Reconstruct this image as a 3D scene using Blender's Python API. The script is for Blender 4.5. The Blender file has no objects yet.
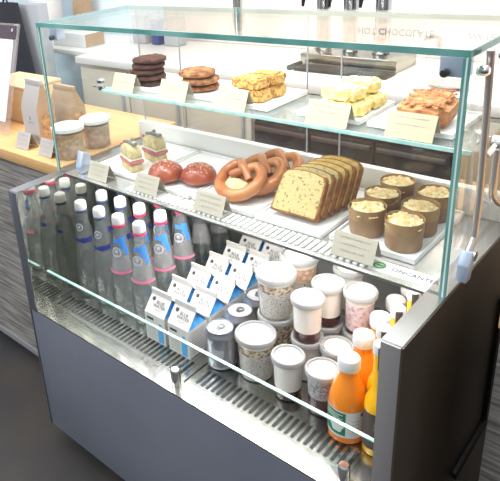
import bpy, bmesh, math, random
from mathutils import Vector, Matrix, noise
random.seed(7)
PI = math.pi
SC = bpy.context.scene
COL = SC.collection

# ------------------------------------------------------------------ materials
MATS = {}
def _nodes(name):
    m = bpy.data.materials.new(name); m.use_nodes = True
    nt = m.node_tree; nt.nodes.clear()
    out = nt.nodes.new('ShaderNodeOutputMaterial')
    return m, nt, out
def pbr(name, col, rough=.5, metal=0, col2=None, scale=20, detail=4, bump=0, spec=.5, coat=0, trans=0, ior=1.45,
        emit=0, stretch=None, lo=.35, hi=.65, sss=0, alpha=1):
    m, nt, out = _nodes(name)
    b = nt.nodes.new('ShaderNodeBsdfPrincipled')
    b.inputs['Base Color'].default_value = (*col, 1)
    b.inputs['Roughness'].default_value = rough
    b.inputs['Metallic'].default_value = metal
    b.inputs['Specular IOR Level'].default_value = spec
    b.inputs['Coat Weight'].default_value = coat
    b.inputs['Transmission Weight'].default_value = trans
    b.inputs['IOR'].default_value = ior
    b.inputs['Alpha'].default_value = alpha
    if sss:
        b.inputs['Subsurface Weight'].default_value = sss
        b.inputs['Subsurface Radius'].default_value = (.02, .01, .005)
    if emit:
        b.inputs['Emission Color'].default_value = (*col, 1); b.inputs['Emission Strength'].default_value = emit
    nt.links.new(b.outputs[0], out.inputs[0])
    if col2 or bump:
        tc = nt.nodes.new('ShaderNodeTexCoord'); mp = nt.nodes.new('ShaderNodeMapping')
        nt.links.new(tc.outputs['Object'], mp.inputs[0])
        if stretch: mp.inputs['Scale'].default_value = stretch
        n = nt.nodes.new('ShaderNodeTexNoise'); n.inputs['Scale'].default_value = scale; n.inputs['Detail'].default_value = detail
        nt.links.new(mp.outputs[0], n.inputs['Vector'])
        if col2:
            r = nt.nodes.new('ShaderNodeValToRGB')
            r.color_ramp.elements[0].position = lo; r.color_ramp.elements[0].color = (*col, 1)
            r.color_ramp.elements[1].position = hi; r.color_ramp.elements[1].color = (*col2, 1)
            nt.links.new(n.outputs['Fac'], r.inputs[0]); nt.links.new(r.outputs[0], b.inputs['Base Color'])
        if bump:
            bp = nt.nodes.new('ShaderNodeBump'); bp.inputs['Strength'].default_value = bump; bp.inputs['Distance'].default_value = .005
            nt.links.new(n.outputs['Fac'], bp.inputs['Height']); nt.links.new(bp.outputs[0], b.inputs['Normal'])
    MATS[name] = m; return m
def pane(name, tint=(.97, .99, .985), ior=1.45, gloss=(1, 1, 1), haze=0, hazecol=(.9, .95, 1)):
    m, nt, out = _nodes(name)
    t = nt.nodes.new('ShaderNodeBsdfTransparent'); t.inputs[0].default_value = (*tint, 1)
    g = nt.nodes.new('ShaderNodeBsdfGlossy'); g.inputs[0].default_value = (*gloss, 1); g.inputs['Roughness'].default_value = .0
    f = nt.nodes.new('ShaderNodeFresnel'); ge = nt.nodes.new('ShaderNodeNewGeometry')
    io = nt.nodes.new('ShaderNodeMapRange'); io.inputs[3].default_value = ior; io.inputs[4].default_value = 1/ior
    nt.links.new(ge.outputs['Backfacing'], io.inputs[0]); nt.links.new(io.outputs[0], f.inputs[0])
    mx = nt.nodes.new('ShaderNodeMixShader')
    nt.links.new(f.outputs[0], mx.inputs[0]); nt.links.new(t.outputs[0], mx.inputs[1]); nt.links.new(g.outputs[0], mx.inputs[2])
    last = mx
    if haze:
        d = nt.nodes.new('ShaderNodeBsdfDiffuse'); d.inputs[0].default_value = (*hazecol, 1)
        m2 = nt.nodes.new('ShaderNodeMixShader'); m2.inputs[0].default_value = haze
        nt.links.new(mx.outputs[0], m2.inputs[1]); nt.links.new(d.outputs[0], m2.inputs[2]); last = m2
    nt.links.new(last.outputs[0], out.inputs[0]); MATS[name] = m; return m
def bottle_glass(name, tint, edge, mixt=.35, ior=1.3, haze=.10):
    m, nt, out = _nodes(name); N = nt.nodes.new; K = nt.links.new
    tc = N('ShaderNodeTexCoord'); vo = N('ShaderNodeTexNoise'); vo.inputs['Scale'].default_value = 34; vo.inputs['Detail'].default_value = 1
    K(tc.outputs['Object'], vo.inputs['Vector'])
    bp = N('ShaderNodeBump'); bp.inputs['Strength'].default_value = .7; bp.inputs['Distance'].default_value = .01; K(vo.outputs[0], bp.inputs['Height'])
    gl = N('ShaderNodeBsdfGlass'); gl.inputs['Color'].default_value = (*tint, 1); gl.inputs['Roughness'].default_value = 0; gl.inputs['IOR'].default_value = ior
    K(bp.outputs[0], gl.inputs['Normal'])
    lw = N('ShaderNodeLayerWeight'); lw.inputs[0].default_value = .30
    mc = N('ShaderNodeMix'); mc.data_type = 'RGBA'; mc.inputs[6].default_value = (*tint, 1); mc.inputs[7].default_value = (*edge, 1)
    K(lw.outputs['Facing'], mc.inputs[0])
    t = N('ShaderNodeBsdfTransparent'); K(mc.outputs[2], t.inputs[0])
    mx = N('ShaderNodeMixShader'); mx.inputs[0].default_value = mixt; K(gl.outputs[0], mx.inputs[1]); K(t.outputs[0], mx.inputs[2])
    g = N('ShaderNodeBsdfGlossy'); g.inputs['Roughness'].default_value = .16; K(bp.outputs[0], g.inputs['Normal'])
    m2 = N('ShaderNodeMixShader'); m2.inputs[0].default_value = .20; K(mx.outputs[0], m2.inputs[1]); K(g.outputs[0], m2.inputs[2])
    d = N('ShaderNodeBsdfDiffuse'); d.inputs[0].default_value = (.80, .84, .82, 1)
    m3 = N('ShaderNodeMixShader'); m3.inputs[0].default_value = haze; K(m2.outputs[0], m3.inputs[1]); K(d.outputs[0], m3.inputs[2])
    K(m3.outputs[0], out.inputs[0]); MATS[name] = m; return m

M = {}
M['steel'] = pbr('brushed steel', (.42, .42, .39), .2, 1, (.52, .51, .48), 6, stretch=(1, 40, 40), lo=.3, hi=.7)
M['mirror'] = pbr('polished steel', (.60, .60, .54), .05, 1)
M['steelcap'] = pbr('steel edge cap', (.5, .5, .52), .32, 1)
M['bluecap'] = pbr('steel edge front', (.20, .21, .24), .35, .7)
M['steelfront'] = pbr('steel front strip', (.34, .33, .33), .38, .5)
M['wellback'] = pbr('well back steel', (.26, .26, .25), .4, .4)
M['deck'] = pbr('deck steel', (.80, .79, .76), .26, .75, (.70, .69, .66), 5, stretch=(40, 1, 40), lo=.3, hi=.7)
M['slate'] = pbr('slate front', (.15, .16, .20), .4, .1, (.17, .185, .225), 3)
M['brownside'] = pbr('dark brown side', (.044, .030, .018), .36, 0, (.056, .040, .026), 4)
M['black'] = pbr('black', (.008, .008, .008), .5)
M['blackgloss'] = pbr('black gloss', (.012, .012, .014), .2)
M['pane'] = pane('clear pane')
M['panelow'] = pane('low clear pane', ior=1.18)
M['panetop'] = pane('clear top pane', ior=1.5)
M['panefront'] = pane('clear front pane', tint=(.985, .995, .99), ior=1.28, haze=.012)
M['paneshelf'] = pane('shelf pane', tint=(.93, .98, .97), haze=.10, hazecol=(.85, .95, .95))
M['doorpane'] = pane('door pane', tint=(.95, .94, .92), haze=.01, hazecol=(.9, .88, .85))
M['edge'] = pbr('glass edge teal', (.10, .30, .27), .12, 0, (.22, .46, .42), 9, spec=.8)
M['edgelight'] = pbr('glass edge pale', (.55, .80, .75), .12, 0, (.35, .65, .60), 30, spec=.8)
M['edgemid'] = pbr('glass edge mid', (.30, .52, .47), .15, 0, (.20, .42, .38), 30, spec=.8)
M['edgeglint'] = pbr('glass edge highlight', (.72, .86, .80), .15, 0, spec=.8)  # pale colour paints the bright highlight down the glass edge
M['chrome'] = pbr('chrome', (.80, .79, .78), .08, 1)
M['darkchrome'] = pbr('tap steel', (.42, .42, .43), .15, 1)
M['tube'] = pbr('tube steel', (.60, .55, .54), .25, .6)
M['clampblue'] = pbr('clamp blue grey', (.46, .53, .68), .4, .3)
M['white'] = pbr('white plastic', (.86, .86, .86), .35)
M['whiteframe'] = pbr('white frame', (.80, .80, .78), .3)
M['porcelain'] = pbr('white tray', (.88, .88, .88), .25)
M['ribs'] = pbr('ribbed strip', (.86, .86, .86), .4, 0)
M['card'] = pbr('cream card', (.60, .55, .45), .7)
M['cardbright'] = pbr('white card', (.60, .52, .36), .7)
M['cardshade'] = pbr('card shaded', (.45, .41, .33), .8)  # card colour darkened to paint shade on the back half
M['ink'] = pbr('ink grey', (.30, .29, .28), .8)
M['inkdark'] = pbr('ink dark', (.06, .06, .08), .7)
M['wood'] = pbr('pale wood top', (.72, .44, .20), .45, 0, (.62, .36, .15), 7, stretch=(1, 14, 14), lo=.3, hi=.7)
M['laminate'] = pbr('grey grain laminate', (.13, .12, .11), .6, 0, (.38, .36, .33), 5, stretch=(1.2, 30, 30), detail=7, lo=.38, hi=.66)
M['floor'] = pbr('dark floor', (.035, .036, .042), .38, 0, (.06, .052, .046), 3)
M['plinth'] = pbr('plinth', (.05, .05, .055), .5)
M['plinthgrey'] = pbr('plinth grey', (.25, .25, .26), .5)
M['wall'] = pbr('wall white', (.86, .84, .82), .8)
M['wallblue'] = pbr('wall pale blue', (.80, .91, .97), .7)
M['signboard'] = pbr('sign board beige', (.86, .72, .60), .7, 0, (.80, .66, .55), 3)
M['counterwhite'] = pbr('counter white', (.84, .80, .77), .35)
M['beige'] = pbr('beige door', (.66, .59, .49), .5)
M['tan'] = pbr('tan panel', (.42, .31, .20), .5)
M['fridge'] = pbr('dark fridge', (.030, .022, .020), .4)
M['fridgeline'] = pbr('fridge trim', (.16, .13, .12), .4, .4)
M['kraft'] = pbr('kraft paper', (.50, .35, .23), .8, 0, (.42, .29, .18), 12, bump=.3)
M['palewood'] = pbr('pale box wood', (.78, .60, .38), .6, 0, (.70, .52, .31), 6, stretch=(1, 1, 12))
M['greypaper'] = pbr('grey white paper', (.46, .43, .41), .7)
M['granola'] = pbr('granola', (.66, .42, .22), .8, 0, (.34, .18, .08), 55, bump=1)
M['oats'] = pbr('granola pale', (.62, .40, .24), .8, 0, (.34, .18, .10), 60, bump=1)
M['jarclear'] = pane('jar clear', tint=(.97, .97, .97), haze=.01)
M['acrylic'] = pane('acrylic', tint=(.96, .95, .95), haze=.12, hazecol=(.8, .72, .72))
M['paper'] = pbr('paper white', (.86, .87, .90), .7)
M['darkhdr'] = pbr('paper header', (.075, .05, .065), .6)
M['bottle'] = bottle_glass('water bottle glass', (.96, .98, .97), (.16, .19, .18), .72, ior=1.40, haze=.075)
M['bottleshade'] = bottle_glass('water bottle glass shaded', (.86, .90, .88), (.12, .14, .14), .7, haze=.03)  # darker glass copy, puts the shade of the back rows into the tint
M['capwhite'] = pbr('cap white', (.68, .68, .68), .35)
M['navy'] = pbr('navy band', (.035, .05, .22), .4)
M['ringnavy'] = pbr('navy ring', (.05, .07, .16), .4)
M['ringred'] = pbr('red ring', (.62, .03, .10), .4)
M['pink'] = pbr('pink band', (.80, .20, .34), .4)
M['lblue'] = pbr('label blue', (.06, .25, .68), .4)
M['lwhite'] = pane('label clear white', tint=(.97, .95, .96), haze=.15, hazecol=(.95, .92, .94))
M['lgrey'] = pbr('label grey', (.45, .47, .50), .5)
M['carton'] = pbr('carton white', (.66, .65, .61), .45)
M['cartonblue'] = pbr('carton blue', (.03, .26, .66), .4, 0, (.10, .42, .80), 30)
M['cartonnavy'] = pbr('carton navy', (.01, .06, .26), .4)
M['alu'] = pbr('aluminium', (.62, .63, .68), .28, 1, (.50, .52, .60), 9)
M['alutop'] = pbr('aluminium top', (.86, .86, .86), .3, .6)
M['cupclear'] = pane('cup clear', tint=(.97, .97, .97), haze=.03, hazecol=(.95, .93, .92))
M['lid'] = pbr('translucent lid', (.36, .36, .355), .3)
M['lidtop'] = pbr('lid sticker', (.80, .80, .79), .45)
M['yogurt'] = pbr('yogurt', (.85, .82, .76), .5)
M['jam'] = pbr('dark jam', (.05, .004, .007), .25)
M['berry'] = pbr('berry yogurt', (.74, .64, .64), .5, 0, (.46, .22, .28), 110, lo=.45, hi=.72)
M['muesli'] = pbr('chia muesli', (.60, .57, .52), .6, 0, (.16, .15, .13), 260, lo=.52, hi=.66)
M['chia'] = pbr('chia pudding', (.56, .54, .55), .6, 0, (.13, .12, .14), 280, lo=.42, hi=.62)
M['granmix'] = pbr('muesli topping', (.70, .60, .42), .7, 0, (.20, .11, .08), 120, lo=.42, hi=.58)
M['fruitmix'] = pbr('fruit topping', (.78, .55, .42), .6, 0, (.42, .22, .10), 90)
M['orange'] = pbr('orange juice', (.86, .27, .02), .18, 0, (.78, .20, .012), 5, coat=.6)
M['amber'] = pbr('amber juice', (.62, .30, .05), .2, 0, coat=.6)
M['brownjuice'] = pbr('brown juice', (.20, .08, .025), .2, 0, coat=.6)
M['yellow'] = pbr('mango juice', (.90, .48, .01), .18, 0, coat=.6)
M['brownlab'] = pbr('dark brown label', (.085, .065, .058), .55)
M['green'] = pbr('label green', (.015, .18, .10), .5)
M['lime'] = pbr('leaf green', (.05, .45, .06), .5)
M['flower'] = pbr('label flower grey', (.66, .72, .68), .6)
M['choc'] = pbr('chocolate cookie', (.105, .035, .018), .75, 0, (.05, .015, .008), 45, bump=1)
M['cookie'] = pbr('caramel cookie', (.42, .19, .07), .75, 0, (.18, .06, .02), 40, bump=1, lo=.42, hi=.62)
M['oatbar'] = pbr('golden oat bar', (.80, .50, .16), .8, 0, (.36, .14, .03), 130, bump=1, lo=.42, hi=.68)
M['custard'] = pbr('pale yellow crumble', (.93, .82, .40), .7, 0, (.82, .62, .20), 35, bump=.8, lo=.45, hi=.75)
M['loafcrust'] = pbr('orange loaf crust', (.58, .24, .08), .6, 0, (.30, .09, .025), 40, bump=1, lo=.40, hi=.68)
M['loafside'] = pbr('loaf side', (.70, .34, .14), .7, 0, (.36, .12, .04), 45, bump=.8)
M['brioche'] = pbr('red glazed bun', (.27, .04, .02), .35, 0, (.42, .10, .04), 22, coat=.4)
M['sugar'] = pbr('sugar grain', (.9, .82, .70), .5)
M['pretzel'] = pbr('pretzel crust', (.42, .12, .035), .28, 0, (.62, .27, .10), 16, coat=.25)
M['cheese'] = pbr('melted cheese', (.88, .74, .45), .6, 0, (.70, .48, .2), 45, bump=1)
M['crumb'] = pbr('cake crumb', (.64, .52, .24), .8, 0, (.20, .13, .05), 150, lo=.56, hi=.70, bump=.8)
M['crumbyel'] = pbr('lemon cake crumb', (.80, .60, .22), .8, 0, (.62, .40, .11), 60, bump=.6)
M['crust'] = pbr('cake crust', (.42, .18, .05), .75, 0, (.26, .09, .025), 45, bump=.8)
M['bread'] = pbr('sandwich bread', (.80, .70, .44), .8, 0, (.62, .48, .22), 55, bump=.6)
M['ham'] = pbr('ham', (.72, .28, .26), .5, 0, (.55, .16, .15), 30)
M['cream'] = pbr('white cheese', (.9, .86, .74), .5)
M['olive'] = pbr('dark olive strip', (.16, .16, .15), .4, 0, (.34, .34, .34), 80)
M['tomato'] = pbr('tomato', (.75, .06, .04), .35)
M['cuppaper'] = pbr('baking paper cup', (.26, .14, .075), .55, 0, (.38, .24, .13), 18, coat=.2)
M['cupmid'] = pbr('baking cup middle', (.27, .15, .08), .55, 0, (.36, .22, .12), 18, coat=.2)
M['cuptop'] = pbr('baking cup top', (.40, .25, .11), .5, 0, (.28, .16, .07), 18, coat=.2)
M['cupdark'] = pbr('baking cup base', (.16, .08, .045), .55)
M['crumble'] = pbr('crumble top', (.95, .80, .48), .8, 0, (.66, .40, .13), 50, bump=1, lo=.42, hi=.72)
M['greycab'] = pbr('grey cabinet', (.40, .43, .47), .5)
M['jacket'] = pbr('dark cloth', (.035, .038, .05), .9)

# ------------------------------------------------------------------ mesh helpers
class MB:
    """collects shapes, ends as ONE mesh object"""
    def __init__(s): s.bm = bmesh.new()
    def _mi(s, faces, mi, smooth):
        for f in faces: f.material_index = mi; f.smooth = smooth
    def box(s, x0, x1, y0, y1, z0, z1, mi=0, bev=0, seg=2, mtx=None, smooth=False):
        t = bmesh.new(); bmesh.ops.create_cube(t, size=1)
        for v in t.verts:
            v.co = Vector(((x0+x1)/2 + v.co.x*(x1-x0), (y0+y1)/2 + v.co.y*(y1-y0), (z0+z1)/2 + v.co.z*(z1-z0)))
        if bev: bmesh.ops.bevel(t, geom=list(t.edges), offset=bev, segments=seg, affect='EDGES', profile=.5)
        return s.merge(t, mi, bool(bev) or smooth, mtx)
    def merge(s, t, mi=0, smooth=False, mtx=None):
        mp = {}; fs = []
        for v in t.verts:
            co = mtx @ v.co if mtx else v.co
            mp[v] = s.bm.verts.new(co)
        for f in t.faces:
            try: n = s.bm.faces.new([mp[v] for v in f.verts])
            except ValueError: continue
            n.material_index = mi if mi is not None else f.material_index; n.smooth = smooth; fs.append(n)
        t.free(); return fs
    def poly(s, pts, mi=0, smooth=False):
        f = s.bm.faces.new([s.bm.verts.new(Vector(p)) for p in pts]); f.material_index = mi; f.smooth = smooth; return f
    def lathe(s, prof, seg=24, mi=0, c=(0, 0, 0), mis=None, close=True, mtx=None):
        t = bmesh.new(); rings = []
        for r, z in prof:
            if r < 1e-5: rings.append([t.verts.new((0, 0, z))])
            else: rings.append([t.verts.new((r*math.cos(2*PI*k/seg), r*math.sin(2*PI*k/seg), z)) for k in range(seg)])
        for i in range(len(rings)-1):
            a, b = rings[i], rings[i+1]; m_ = mis[i] if mis else mi
            for k in range(seg):
                k2 = (k+1) % seg
                if len(a) == 1 and len(b) == 1: break
                if len(a) == 1: f = t.faces.new((a[0], b[k2], b[k]))
                elif len(b) == 1: f = t.faces.new((a[k], a[k2], b[0]))
                else: f = t.faces.new((a[k], a[k2], b[k2], b[k]))
                f.material_index = m_
        for v in t.verts: v.co += Vector(c)
        return s.merge(t, None, True, mtx)
    def tube(s, pts, r, seg=10, mi=0, rs=None, cap=True):
        pts = [Vector(p) for p in pts]; n = len(pts); rings = []
        prevu = None
        for i, p in enumerate(pts):
            d = (pts[min(i+1, n-1)] - pts[max(i-1, 0)]).normalized()
            if prevu is None:
                u = d.orthogonal().normalized()
            else:
                u = (prevu - d*prevu.dot(d)).normalized()
            prevu = u; w = d.cross(u); rr = rs[i] if rs else r
            rings.append([s.bm.verts.new(p + u*rr*math.cos(2*PI*k/seg) + w*rr*math.sin(2*PI*k/seg)) for k in range(seg)])
        for i in range(n-1):
            for k in range(seg):
                k2 = (k+1) % seg
                f = s.bm.faces.new((rings[i][k], rings[i][k2], rings[i+1][k2], rings[i+1][k])); f.material_index = mi; f.smooth = True
        if cap:
            for rg in (rings[0][::-1], rings[-1]):
                f = s.bm.faces.new(rg); f.material_index = mi; f.smooth = True
    def prism(s, poly, axis, lo, hi, mi=0, mis=None, bev=0):
        """poly = 2D points in the two axes other than `axis` (in order)"""
        def P(a, b, c):
            return {'x': (c, a, b), 'y': (a, c, b), 'z': (a, b, c)}[axis]
        t = bmesh.new()
        A = [t.verts.new(P(a, b, lo)) for a, b in poly]; B = [t.verts.new(P(a, b, hi)) for a, b in poly]
        n = len(poly)
        t.faces.new(A[::-1]); t.faces.new(B)
        for i in range(n):
            f = t.faces.new((A[i], A[(i+1) % n], B[(i+1) % n], B[i]))
            if mis: f.material_index = mis[i]
        bmesh.ops.recalc_face_normals(t, faces=list(t.faces))
        if bev: bmesh.ops.bevel(t, geom=list(t.edges), offset=bev, segments=2, affect='EDGES', profile=.5)
        return s.merge(t, None if mis else mi, bool(bev))
    def sphere(s, c, r, mi=0, sc=(1, 1, 1), sub=2, amp=0, freq=1, seed=0):
        t = bmesh.new(); bmesh.ops.create_icosphere(t, subdivisions=sub, radius=1)
        for v in t.verts:
            k = 1 + (amp*noise.noise(v.co*freq + Vector((seed, seed*1.7, 0))) if amp else 0)
            v.co = Vector(c) + Vector((v.co.x*sc[0], v.co.y*sc[1], v.co.z*sc[2]))*r*k
        return s.merge(t, mi, True)
    def build(s, name, mats, parent=None, loc=(0, 0, 0), label=None, sharp=40):
        me = bpy.data.meshes.new(name)
        bmesh.ops.recalc_face_normals(s.bm, faces=list(s.bm.faces))
        s.bm.to_mesh(me); s.bm.free()
        for m in (mats if isinstance(mats, (list, tuple)) else [mats]): me.materials.append(M[m])
        me.set_sharp_from_angle(angle=math.radians(sharp))
        o = bpy.data.objects.new(name, me); COL.objects.link(o); o.location = loc
        if parent: o.parent = parent
        if label: o['label'] = label
        return o
def tag(o, label, cat, group=None):
    o['label'] = label; o['category'] = cat
    if group: o['group'] = group
    return o
def thing(name, label, cat, loc=(0, 0, 0), rz=0, group=None):
    o = bpy.data.objects.new(name, None); COL.objects.link(o); o.empty_display_size = .05
    o.location = loc; o.rotation_euler = (0, 0, rz); return tag(o, label, cat, group)
def struct(o): o['kind'] = 'structure'; return o
def kids(o): return [c for c in bpy.data.objects if c.parent == o]
KID = {}
def dup(root, loc, rz=None, label=None, group=None, scale=None):
    def cp(o, par):
        c = o.copy(); COL.objects.link(c); c.parent = par
        for k in KID.get(o, ()): cp(k, c)
        return c
    def scan(o):
        KID[o] = kids(o)
        for k in KID[o]: scan(k)
    if root not in KID: scan(root)
    r = cp(root, None); r.location = loc
    if rz is not None: r.rotation_euler = (0, 0, rz)
    if scale: r.scale = scale
    if label: r['label'] = label
    if group: r['group'] = group
    return r
def text(name, body, size, mat, parent, loc, rot, ext=.0004, sx=1, align='CENTER'):
    c = bpy.data.curves.new(name, 'FONT'); c.body = body; c.size = size; c.extrude = ext; c.align_x = align; c.align_y = 'CENTER'
    c.resolution_u = 3
    o = bpy.data.objects.new(name, c); COL.objects.link(o); o.parent = parent
    c.resolution_u = 2
    bpy.context.view_layer.update()
    me = bpy.data.meshes.new_from_object(o.evaluated_get(bpy.context.evaluated_depsgraph_get()))
    bpy.data.objects.remove(o); bpy.data.curves.remove(c)
    me.materials.clear(); me.materials.append(M[mat])
    o = bpy.data.objects.new(name, me); COL.objects.link(o); o.parent = parent
    o.location = loc; o.rotation_euler = rot; o.scale = (sx, 1, 1); return o
def cat_rom(P, n=8):
    P = [Vector(p) for p in P]; out = []
    for i in range(len(P)-1):
        p0, p1, p2, p3 = P[max(i-1, 0)], P[i], P[i+1], P[min(i+2, len(P)-1)]
        for k in range(n):
            t = k/n
            out.append(.5*((2*p1) + (p2-p0)*t + (2*p0-5*p1+4*p2-p3)*t*t + (3*p1-p0-3*p2+p3)*t**3))
    out.append(P[-1]); return out
def rough_box(mb, x0, x1, y0, y1, z0, z1, amp, mi=0, seed=0, cuts=6, freq=60, top_mi=None):
    t = bmesh.new(); bmesh.ops.create_cube(t, size=1)
    bmesh.ops.bevel(t, geom=list(t.edges), offset=.12, segments=2, affect='EDGES')
    bmesh.ops.subdivide_edges(t, edges=[e for e in t.edges if e.calc_length() > .3], cuts=cuts, use_grid_fill=True)
    for v in t.verts:
        p = Vector(((x0+x1)/2 + v.co.x*(x1-x0), (y0+y1)/2 + v.co.y*(y1-y0), (z0+z1)/2 + v.co.z*(z1-z0)))
        nv = noise.noise_vector(p*freq + Vector((seed*3.1, seed, seed*2)))*amp
        if p.z < z0 + .004: nv.z = abs(nv.z)*.3
        v.co = p + nv
    if top_mi is not None:
        t.normal_update()
        for f in t.faces: f.material_index = top_mi if f.normal.z > .6 else mi
        return mb.merge(t, None, True)
    return mb.merge(t, mi, True)
def wrap(mb, rz, poly, mi=0, off=.0006, n=10):
    """lay a convex strip (angle range a0..a1, heights z0..z1) on a surface of revolution r(z)"""
    a0, a1, z0, z1 = poly
    V = [[mb.bm.verts.new(((rz(z0+(z1-z0)*j/4)+off)*math.cos(a0+(a1-a0)*i/n), (rz(z0+(z1-z0)*j/4)+off)*math.sin(a0+(a1-a0)*i/n), z0+(z1-z0)*j/4)) for i in range(n+1)] for j in range(5)]
    for j in range(4):
        for i in range(n):
            f = mb.bm.faces.new((V[j][i], V[j][i+1], V[j+1][i+1], V[j+1][i])); f.material_index = mi; f.smooth = True
def wrap_disc(mb, rz, a, z, ra, r, mi=0, off=.001, inner=0, n=18):
    """round mark on a surface of revolution"""
    def P(k, q):
        zz = z + q*math.sin(2*PI*k/n); R = rz(zz)+off; aa = a + q*math.cos(2*PI*k/n)/rz(z)
        return (R*math.cos(aa), R*math.sin(aa), zz)
    if inner:
        for k in range(n):
            f = mb.poly([P(k, inner), P(k, r), P(k+1, r), P(k+1, inner)], mi, True)
    else:
        mb.poly([P(k, r) for k in range(n)], mi, True)
def interp(prof):
    prof = sorted(prof, key=lambda p: p[1])
    def f(z):
        for (r0, z0), (r1, z1) in zip(prof, prof[1:]):
            if z0 <= z <= z1 and z1 > z0: return r0 + (r1-r0)*(z-z0)/(z1-z0)
        return prof[-1][0] if z > prof[-1][1] else prof[0][0]
    return f

# ------------------------------------------------------------------ room
ZF = -.12
def wallbox(name, a, mats):
    mb = MB(); mb.box(*a); return struct(mb.build(name, mats))
wallbox('floor', (-3.6, 3.4, -2.6, 2.2, ZF-.05, ZF), 'floor')
wallbox('wall_back', (-3.6, 3.4, 2.0, 2.1, ZF, 2.6), 'wall')
wallbox('wall_left', (-3.7, -3.6, -2.6, 2.1, ZF, 2.6), 'wallblue')
wallbox('trim_1', (-3.6, -1.55, 1.990, 1.999, ZF, 2.6), 'wallblue')

# sign board with the drink names, high on the back wall (seen mirrored in the glass top)
sb = thing('menu_board', 'pale beige board with drink names on the back wall above the taps', 'sign', (0, 1.955, 1.50))
mb = MB(); mb.box(-1.2, 2.6, 0, .03, 0, .42, bev=.004); mb.build('board', 'signboard', sb)
text('lettering', 'HOT CHOCOLATE', .043, 'inkdark', sb, (.285, -.003, .122), (PI/2, 0, 0), sx=1.0)
text('lettering', 'WATER', .043, 'inkdark', sb, (.675, -.003, .122), (PI/2, 0, 0), sx=1.0)

# ------------------------------------------------------------------ serving counters left and right
def counter(x0, x1, label, nm='service_counter'):
    t = thing(nm, label, 'counter', ((x0+x1)/2, .2, ZF)); w = (x1-x0)/2
    mb = MB(); mb.box(-w, w, .0, .56, .935, .975, bev=.003); mb.build('worktop', 'wood', t)
    mb = MB(); mb.box(-w+.004, w-.004, .012, .55, .07, .934); mb.build('front_panel', 'laminate', t)
    mb = MB(); mb.box(-w+.004, w-.004, .004, .54, .045, .069); mb.build('trim_strip', 'plinthgrey', t)
    mb = MB(); mb.box(-w+.004, w-.004, .03, .5, 0, .044); mb.build('plinth', 'plinth', t)
    return t
counter(-2.6, -.012, 'wood-topped counter with grey grain front left of the display case')
counter(1.29, 2.9, 'grey grain counter end at the right edge beyond the display case')

# ------------------------------------------------------------------ back counter
bc = thing('back_worktop', 'long white worktop of the back counter behind the display case', 'worktop', (0, 1.32, .86))
mb = MB(); mb.box(-1.33, 2.6, 0, .65, 0, .04, bev=.003); mb.build('slab', 'counterwhite', bc)
mb = MB(); mb.box(-1.33, 2.6, .64, .652, .041, .07, bev=.002); mb.build('upstand', 'counterwhite', bc)
for x0, n_, m_, lab in ((-1.32, 3, 'beige', 'beige base cabinet left of the dark fridge under the back worktop'), (.805, 4, 'tan', 'tan base cabinet right of the dark fridge under the back worktop')):
    bcab = thing('base_cabinet', lab, 'cabinet', (x0, 1.33, ZF)); w_ = n_*.411
    mb = MB(); mb.box(0, w_, .03, .62, .08, .978); mb.build('carcass', m_, bcab)
    for i in range(n_):
        mb = MB(); mb.box(.004+i*.411, .404+i*.411, .01, .029, .10, .955, bev=.002); d = mb.build('door', m_, bcab)
        mb = MB(); mb.box(.36+i*.411, .372+i*.411, -.008, .009, .72, .88, bev=.002); mb.build('handle', 'lgrey', d)
    mb = MB(); mb.box(0, w_, .06, .6, 0, .079); mb.build('plinth', 'plinth', bcab)
uf = thing('undercounter_fridge', 'dark under-counter fridge with drawers below the back counter', 'fridge', (0, 1.33, ZF))
mb = MB(); mb.box(-.08, .795, .03, .62, 0, .94); mb.build('body', 'fridge', uf)
for r_ in range(2):
    for i in range(3):
        x = -.075 + i*.292; z = .10 + r_*.36
        mb = MB(); mb.box(x, x+.284, .008, .029, z, z+.35, bev=.003); d = mb.build('drawer', 'fridge', uf)
        mb = MB(); mb.box(x+.01, x+.274, -.006, .007, z+.315, z+.335, bev=.003); mb.build('handle', 'fridgeline', d)
mb = MB(); mb.box(-.06, .79, .0, .03, .85, .93); mb.build('shade_band', 'blackgloss', uf)  # black strip stands in for the shaded recess under the worktop
# grey tap console with three columns
tc = thing('tap_console', 'grey steel console with three tall taps on the back counter', 'tap', (0, 0, .901))
mb = MB(); mb.box(-.01, .45, 1.62, 1.82, 0, .055, bev=.004); mb.build('housing', 'steel', tc)
for x, y in ((.040, 1.74), (.175, 1.74), (.325, 1.74)):
    mb = MB(); mb.lathe([(0, .056), (.036, .056), (.040, .064), (.033, .066), (.033, .50), (.026, .515), (0, .515)], 20)
    c = mb.build('column', 'darkchrome', tc, (x, y, 0))
    mb = MB(); mb.tube([(-.02, -.01, .36), (-.055, -.03, .355), (-.075, -.04, .33), (-.08, -.043, .29)], .011, 10, rs=[.013, .013, .012, .009])
    mb.build('spout', 'darkchrome', c)
    mb = MB(); mb.tube([(-.08, -.043, .295), (-.084, -.045, .255)], .010, 10, rs=[.011, .007]); mb.build('nozzle', 'blackgloss', c)
dt = thing('drip_tray', 'flat black drip tray with a raised lip in front of the taps', 'tray', (0, 0, .901))
mb = MB(); mb.box(.03, .46, 1.50, 1.60, 0, .014, bev=.004); mb.build('plate', 'black', dt)
mb = MB(); mb.tube([(.005, 1.50, .012), (.005, 1.60, .012)], .012, 10); mb.build('lip', 'black', dt)
ds = thing('pump_dispenser', 'clear dispenser with black pump lever at right of the steel taps', 'dispenser', (.60, 1.66, .901))
mb = MB(); mb.lathe([(0, 0), (.042, 0), (.044, .01), (.044, .10), (.03, .115), (0, .115)], 18); mb.build('container', 'jarclear', ds)
mb = MB(); mb.tube([(0, 0, .115), (0, 0, .15), (-.02, -.01, .155), (-.05, -.03, .145)], .008, 8, rs=[.012, .010, .010, .006]); mb.build('pump', 'blackgloss', ds)
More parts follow.
